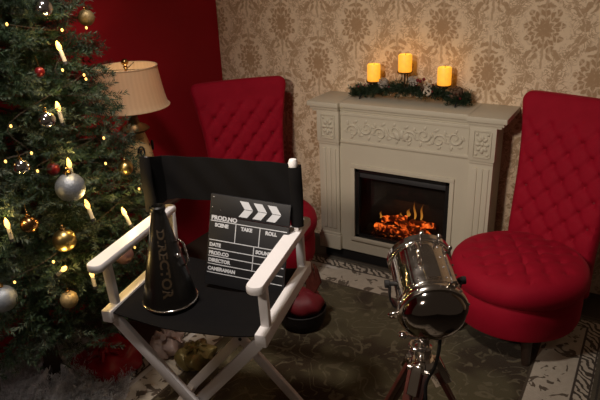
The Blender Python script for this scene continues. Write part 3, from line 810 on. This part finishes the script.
for i in range(24):
    x = rr.choice([.255, .30, .43, .60, .625, .66, .69, .83]) + rr.normal() * .014; MB().ball((x, GY + rr.normal() * .025 - .01, arch(x) + rr.uniform(.01, .045)), .0062, seg=8).build('berry', M['berry'], gd)
for x in (.615, .635, .60): MB().ball((x, GY - .015, 1.125 + rr.normal() * .006), .010, seg=8).build('berry', M['berry'], gd)
m = MB()
for k in range(3):
    pts = [(.668 + .018 * math.sin(i * .55 + k * 2), GY - .045 - .01 * math.cos(i * .6), 1.055 + i * .006 + k * .004) for i in range(11)]; m.tube(pts, .0055, 6)
m.build('ribbon_loop', M['ribbon'], gd)
for (x, z), lab in zip(cups, ('amber glowing pillar candle in the cup nearest the tree', 'amber glowing pillar candle in the tallest middle cup of the arch', 'amber glowing pillar candle in the cup beside the brown pine cone')):
    t = thing('pillar_candle', lab, 'candle', (x, GY, z - .0003), 0, 'candles on the mantel')
    r = .037; MB().lathe([(0, 0), (r - .003, 0), (r, .004), (r, .088), (r - .003, .094), (r - .008, .095), (r - .016, .088), (0, .086)], seg=36).build('wax_body', M['candle'], t)
    MB().tube([(0, 0, .085), (.001, 0, .093), (.002, .001, .100)], .0015, 6).build('wick', M['black'], t)

# ------------------------------------------------------------------ christmas tree
TX, TY = -.40, -1.93
ZR = [(.10, .20), (.38, .33), (.48, .42), (.58, .485), (.7, .50), (.9, .495), (1.1, .475), (1.37, .42), (1.63, .36), (2.0, .27), (2.6, .05)]
def TR(z): return float(np.interp(z, [a for a, b in ZR], [b for a, b in ZR]))
tree = thing('christmas_tree', 'tall dark green artificial christmas tree hung with baubles and candle lights', 'tree', (TX, TY, 0))
MB().tube([(0, 0, .0), (0, 0, .8), (0, 0, 1.7), (0, 0, 2.6)], [.035, .03, .02, .006], 14).build('trunk', M['bark'], tree)
for k in range(4):
    a = k * PI / 2 + .5; MB().tube([(0, 0, .16), (.13 * math.cos(a), .13 * math.sin(a), .05), (.22 * math.cos(a), .22 * math.sin(a), .012)], .012, 8).build('stand_foot', M['darkmetal'], tree)
segs = []; bm_ = MB(); rt_ = np.random.default_rng(21)
zlist = np.linspace(.43, 2.55, 44)
for li, z in enumerate(zlist):
    nb = int(10 + TR(z) * 26)
    for b in range(nb):
        a = (b + rt_.random()) * 2 * PI / nb + li * .7; R_ = TR(z) * rt_.uniform(.88, 1.04); zt_ = z + rt_.normal() * .02
        p0 = np.array([0, 0, zt_ + .06]); dirh = np.array([math.cos(a), math.sin(a), 0]); p1 = dirh * R_ + np.array([0, 0, zt_ - .02 * R_ + .02 * rt_.normal()])
        n = 7; prev = p0
        pts = [p0 + (p1 - p0) * u + np.array([0, 0, -.05 * math.sin(PI * u) * R_]) for u in np.linspace(0, 1, n + 1)]
        segs += [(pts[i], pts[i + 1]) for i in range(2, n)]
        if b % 3 == 0: bm_.tube([tuple(np.maximum(q, [-.40, -9, -9])) for q in pts], [.006 * (1 - .8 * i / n) for i in range(n + 1)], 5, cap=False)
        side = np.array([-dirh[1], dirh[0], 0])
        for i in range(3, n + 1):
            for s in (-1, 1):
                if rt_.random() < .12: continue
                q0 = pts[min(i, n)]; L = rt_.uniform(.05, .105) * (1.15 - .35 * i / n)
                q1 = q0 + (side * s * rt_.uniform(.6, 1.1) + dirh * rt_.uniform(.4, 1.0) + np.array([0, 0, rt_.normal() * .45])) * L * .9
                segs.append((q0, q1))
segs = np.array(segs)
# clip twigs that would leave the cone or touch the wall
V = needles_mesh(segs, 58, .021, .0012, 8, .03)
needle_obj('foliage', V, M['needles'], tree, clipx=-.815 - TX)
bm_.build('branch', M['bark'], tree)

# white fur skirt round the tree foot
sk = MB(); rows = []
for j in range(13):
    u = j / 12; row = []
    for k in range(120):
        a = 2 * PI * k / 120; r = .045 + .29 * u; r *= 1 + .06 * math.sin(a * 7) * u
        z = .016 + .10 * (1 - u) ** .8 + .016 * math.sin(a * 9 + 3 * u) * (1 - u * .5) + (.02 * math.sin(u * 9 + a * 4)) * (1 - u); z = max(z, .010) if j < 12 else .002
        row.append(Vector((max(r * math.cos(a), -.41), r * math.sin(a), z)))
    rows.append(row)
sk.loops(rows, cap=False)
skt = sk.build('tree_skirt', M['fur']); skt.location = (TX, TY, .001); tag(skt, 'fluffy white fur tree skirt spread round the foot of the tree', 'tree skirt')
fr = np.random.default_rng(3); fs_ = []
for i in range(3400):
    a = fr.random() * 2 * PI; r = .06 + .27 * math.sqrt(fr.random()); p = np.array([max(r * math.cos(a), -.40), r * math.sin(a), .016 + .10 * (1 - min(1, r / .33)) ** .8]); e = p + np.array([fr.normal() * .018, fr.normal() * .018, abs(fr.normal()) * .025 + .012]); fs_.append((p, e))
V = needles_mesh(np.array(fs_), 9, .026, .0016, 4); V[:, 2] = np.maximum(V[:, 2], .003); needle_obj('fur_pile', V, M['fur'], skt, clipx=-.415)

def outward(p, d):
    v = Vector((p[0] - TX, p[1] - TY, 0)).normalized(); return Vector(p) + v * d
def bauble(p, r, mat, label, deco=None, push=.022):
    c = outward(p, push); t = thing('bauble', label, 'bauble', c, random.uniform(0, 6), 'baubles on the christmas tree')
    m = MB(); m.ball((0, 0, 0), r, seg=32); m.build('ball', mat, t)
    m = MB(); m.lathe([(0, r * .93), (r * .24, r * .93), (r * .24, r * 1.16), (r * .18, r * 1.2), (0, r * 1.2)], seg=14); m.torus((0, 0, r * 1.3), r * .13, r * .03, (1, 0, 0), 14, 6); m.build('cap', M['brass'], t)
    m = MB(); m.tube([(0, 0, r * 1.4), (.004, .003, r * 1.4 + .03)], .0008, 5); m.build('hanging_thread', M['brass'], t)
for q in (
    ((-.061, -1.892, 1.652), .031, M['mirror'], 'shiny silver bauble at the very top of the visible tree'),
    ((-.165, -1.646, 1.594), .030, M['goldmatte'], 'gold glitter bauble on the tree edge, high against the red wall'),
    ((.056, -2.004, 1.089), .049, M['silver'], 'big silver glitter bauble, the largest on the tree, under a candle light'),
    ((.057, -2.065, .921), .039, M['gold'], 'smooth shiny gold bauble below the big silver bauble'),
    ((-.042, -2.254, .772), .045, M['silver'], 'silver glitter bauble low on the tree, cut by the picture edge'),
    ((.053, -2.092, .702), .031, M['goldmatte'], 'dull gold glitter bauble lowest on the tree beside the white chair rail'),
    ((.022, -1.738, 1.062), .028, M['gold'], 'small shiny gold bauble at the tree edge nearest the lamp base'),
    ((-.002, -2.116, 1.192), .027, M['mirror'], 'small mirrored silver bauble just above and beside the big glitter one'),
    ((.009, -2.007, 1.317), .029, M['mirror'], 'mirrored silver bauble directly beside the second highest candle light'),
    ((.015, -2.145, 1.006), .029, M['bronzeb'], 'dim bronze bauble between the big silver and shiny gold baubles'),
    ((.030, -1.858, .400), .022, M['gold'], 'tiny bright gold bauble just above the red satin parcel'),
    ((.078, -1.858, .766), .036, M['pinkb'], 'dusky pink bauble seen under the white armrest'),
    ((-.016, -1.958, 1.459), .016, M['redb'], 'small red bauble below the highest candle light'),
    ((.039, -2.024, 1.151), .022, M['redb'], 'dark red bauble tucked behind the big silver glitter bauble'),
): bauble(*q, push=-.012 if q[2] is M['redb'] else .022)

def candle_light(p, tilt, label, power=.25):
    c = outward(p, .018); t = thing('candle_light', label, 'candle light', c, 0, 'candle lights on the christmas tree')
    q = Matrix.Rotation(tilt, 4, 'Y')
    MB().lathe([(0, -.052), (.0065, -.052), (.0068, -.014), (.005, -.012), (0, -.012)], seg=14).build('candle_stick', M['stick'], t, xf=q)
    MB().lathe([(0, -.013), (.006, -.010), (.0085, 0), (.006, .012), (.002, .020), (0, .022)], seg=14).build('bulb', M['bulb'], t, xf=q)
    MB().lathe([(0, -.062), (.009, -.060), (.008, -.050), (0, -.050)], seg=12).build('clip', M['black'], t, xf=q)
    ld = bpy.data.lights.new('bulb_glow', 'POINT'); ld.energy = power * 1.5; ld.color = (1, .66, .22); ld.shadow_soft_size = .012
    lo = bpy.data.objects.new('bulb_glow', ld); COL.objects.link(lo); lo.location = c + Vector((0, 0, .035)) + (outward(p, 1.) - Vector(p)) * .02
for q in (((-.021, -1.887, 1.529), -.35, 'bright candle light highest on the tree, tilted', .40),
          ((.022, -1.964, 1.348), -.15, 'candle light beside the mirrored silver bauble', .25),
          ((.057, -1.990, 1.167), -.08, 'candle light standing right above the big silver glitter bauble', .18),
          ((-.005, -2.203, 1.026), -.12, 'candle light near the picture edge with its stick showing', .30),
          ((.079, -1.821, .924), -.45, 'brightest candle light, just above the white armrest of the chair', .55),
          ((.080, -1.969, 1.014), -.30, 'small tilted candle light between big silver bauble and megaphone', .16),
          ((.067, -2.095, .826), .9, 'candle light lying slanted below the shiny gold bauble', .30),
          ((.090, -2.011, .770), -.05, 'candle light right under the front end of the white armrest', .22)): candle_light(*q)
leds = [(-.012, -1.815, 1.424), (-.007, -1.814, 1.410), (-.004, -1.901, 1.457), (-.014, -2.111, 1.321), (.039, -1.820, 1.205), (.019, -1.679, .955), (.030, -2.086, 1.170), (.081, -1.799, .769), (-.005, -2.226, .825), (.052, -1.874, .422), (.056, -2.119, .862),
        (-.114, -1.688, 1.564), (.018, -2.085, 1.229), (-.013, -2.155, 1.219), (-.039, -1.848, 1.578), (-.052, -2.026, 1.617), (.063, -1.850, 1.123)]
st = thing('string_light', 'string of tiny warm white lights wound through the tree branches', 'string lights', (TX, TY, 0))
m = MB(); order = sorted(leds, key=lambda p: p[2]); 
m.tube(smooth_pts([Vector(outward(p, -.02)) - Vector((TX, TY, 0)) for p in order], 5), .0011, 5); m.build('wire', M['bark'], st)
for p in leds:
    c = outward(p, .016) - Vector((TX, TY, 0)); m = MB(); m.ball(c, .0042, (1, 1, 1.3), 10); m.build('tiny_bulb', M['led'], st)

# ------------------------------------------------------------------ things on the floor
def pillow_box(mb, cx, cy, z0, wx, wy, hz, rz, n=18, p=4.5, wob=.006, seed=0):
    rnd = random.Random(seed); rows = []
    for i in range(n):
        v = -1 + 2 * i / (n - 1); pz = math.sin(v * PI / 2); s = (1 - abs(pz) ** p) ** (1 / p) if abs(pz) < 1 else .0
        s = max(s, .02); row = []
        for k in range(48):
            a = 2 * PI * k / 48; c, si = math.cos(a), math.sin(a); r = (abs(c) ** p + abs(si) ** p) ** (-1 / p)
            x = r * c * s * wx / 2; y = r * si * s * wy / 2; z = z0 + hz / 2 + pz * hz / 2
            if pz > -.8: x += wob * math.sin(7 * a + 3 * v); y += wob * math.cos(5 * a + 4 * v); z += wob * .8 * math.sin(x * 60 + y * 40) if pz > .5 else 0
            cr, sr = math.cos(rz), math.sin(rz); row.append(Vector((cx + cr * x - sr * y, cy + sr * x + cr * y, z)))
        rows.append(row)
    mb.loops(rows); return mb
gp = thing('red_parcel', 'red satin wrapped parcel with a bunched knot on the floor under the tree', 'parcel', (-.268, -1.74, 0))
pillow_box(MB(), 0, 0, .010, .255, .265, .125, .05, seed=1).build('satin_wrap', M['satin'], gp)
m = MB(); pillow_box(m, .0, -.02, .125, .085, .07, .045, .4, p=2.3, wob=.006)
for k in range(6):
    a = k * PI / 3 + .3; m.tube([(.0, -.02, .145), (.04 * math.cos(a), -.02 + .04 * math.sin(a), .152), (.085 * math.cos(a), -.02 + .085 * math.sin(a), .134)], [.016, .012, .005], 8)
m.build('bunched_knot', M['satin'], gp)
g2 = thing('pale_parcel', 'pale pink satin pouch on the rug under the canvas seat', 'pouch', (-.125, -1.50, 0))
m = pillow_box(MB(), 0, 0, .009, .15, .15, .09, .3, p=2.6, wob=.012, seed=2).build('pouch_body', M['palesatin'], g2)
m = MB()
for k in range(5): m.tube([(0, 0, .09), (.02 * math.cos(k * 1.3), .02 * math.sin(k * 1.3), .11), (.05 * math.cos(k * 1.3), .05 * math.sin(k * 1.3), .128)], [.010, .009, .014], 8)
m.build('gathered_neck', M['palesatin'], g2)
g3 = thing('gold_parcel', 'crinkled olive gold wrapped parcel on the rug beside the pale pouch', 'parcel', (.055, -1.50, 0))
pillow_box(MB(), 0, 0, .009, .15, .17, .085, -.2, p=3.2, wob=.010, seed=3).build('paper_wrap', M['olive'], g3)
m = MB()
for k in range(7):
    a = k * .9; m.tube([(0, 0, .09), (.03 * math.cos(a), .03 * math.sin(a), .105), (.055 * math.cos(a), .055 * math.sin(a), .094)], [.010, .012, .004], 7)
m.build('paper_rosette', M['olive'], g3)

bk = thing('dark_basket', 'dark round basket of maroon cloth and ribbons on the rug behind the director chair', 'basket', (.335, -.985, .009))
MB().lathe([(0, .0), (.095, .0), (.110, .02), (.122, .06), (.124, .095), (.126, .100), (.122, .104), (.116, .09), (.110, .05), (0, .05)], seg=48).build('wicker_bowl', M['wicker'], bk)
m = MB(); pillow_box(m, .01, .0, .060, 0.21, .19, .135, .3, p=2.0, wob=.004); m.build('cloth_bundle', M['maroon'], bk)
m = MB(); rb = np.random.default_rng(9)
for k in range(9):
    a = -2.2 + k * .22; x0_ = -.02 + .012 * k; top = .30 - .008 * abs(k - 4)
    m.tube([(x0_ * .4 + .02, .03, .16), (x0_ * .8 + .03, .04, .25), (x0_ * 1.1 + .0, .03 + rb.normal() * .015, top + .06)], [.005, .007, .003], 8)
m.build('upright_ribbon', M['brownrib'], bk)
m = MB()
for k in range(6):
    a = 3.5 + k * .22; m.tube([(.0, -.03, .19), (.07 * math.cos(a), -.03 + .07 * math.sin(a), .192), (.135 * math.cos(a), -.02 + .125 * math.sin(a), .142)], [.006, .011, .008], 8)
m.build('ribbon_fan', M['brownrib'], bk)

# ------------------------------------------------------------------ light
def area(name, loc, target, size, power, color, spread=None):
    l = bpy.data.lights.new(name, 'AREA'); l.energy = power; l.size = size; l.color = color
    if spread: l.spread = math.radians(spread)
    o = bpy.data.objects.new(name, l); COL.objects.link(o); o.location = loc; o.rotation_euler = (Vector(target) - Vector(loc)).to_track_quat('-Z', 'Y').to_euler(); return o
def spot(name, loc, target, power, color, ang, blend, r):
    l = bpy.data.lights.new(name, 'SPOT'); l.energy = power; l.color = color; l.spot_size = math.radians(ang); l.spot_blend = blend; l.shadow_soft_size = r
    o = bpy.data.objects.new(name, l); COL.objects.link(o); o.location = loc; o.rotation_euler = (Vector(target) - Vector(loc)).to_track_quat('-Z', 'Y').to_euler(); return o
spot('key_lamp', (.75, -3.5, 2.15), (1.0, -.1, 1.38), 158, (1., .86, .72), 70, 1., .12)
spot('ceiling_lamp', (.45, -2.2, 2.72), (.45, -1.9, 0), 125, (1., .90, .82), 120, 1., .12)
spot('tree_foot_fill', (.10, -3.0, 1.75), (-.28, -1.85, .05), 26, (1., .90, .82), 42, 1., .15)  # added fill light to brighten fur skirt and parcel; no lamp stands there
l = bpy.data.lights.new('lamp_bulb', 'POINT'); l.energy = 1.1; l.color = (1., .78, .50); l.shadow_soft_size = .03; o = bpy.data.objects.new('lamp_bulb', l); COL.objects.link(o); o.location = (LX, LY, .64 + .57)
for (x, z) in cups:
    l = bpy.data.lights.new('candle_glow', 'POINT'); l.energy = .07; l.color = (1., .55, .12); l.shadow_soft_size = .03; o = bpy.data.objects.new('candle_glow', l); COL.objects.link(o); o.location = (x, GY, z + .125)
l = bpy.data.lights.new('fire_glow', 'AREA'); l.energy = .12; l.color = (1., .32, .08); l.size = .22; o = bpy.data.objects.new('fire_glow', l); COL.objects.link(o); o.location = (.56, -.14, .37); o.rotation_euler = (0, 0, 0)

wd = bpy.data.worlds.new('room_dusk'); scene.world = wd; wd.use_nodes = True
bg = wd.node_tree.nodes['Background']; bg.inputs[0].default_value = (.85, .62, .45, 1); bg.inputs[1].default_value = .05

# ------------------------------------------------------------------ camera
cam = bpy.data.cameras.new('camera'); co = bpy.data.objects.new('camera', cam); COL.objects.link(co)
r = Vector((.86018106, .50842719, -.03987911)); u = Vector((-.16388427, .34962034, .92244651)); f = Vector((-.48293943, .78693545, -.38406001))
mw = Matrix((r, u, -f)).transposed().to_4x4(); mw.translation = Vector((1.7022105, -3.18765425, 1.77913834)); co.matrix_world = mw
cam.sensor_width = 36; cam.sensor_fit = 'HORIZONTAL'; cam.lens = 589.95 / 600 * 36; cam.clip_start = .05
scene.camera = co
scene.view_settings.view_transform = 'Standard'; scene.view_settings.look = 'None'; scene.view_settings.exposure = 0
try: scene.cycles.use_denoising = True
except Exception: pass
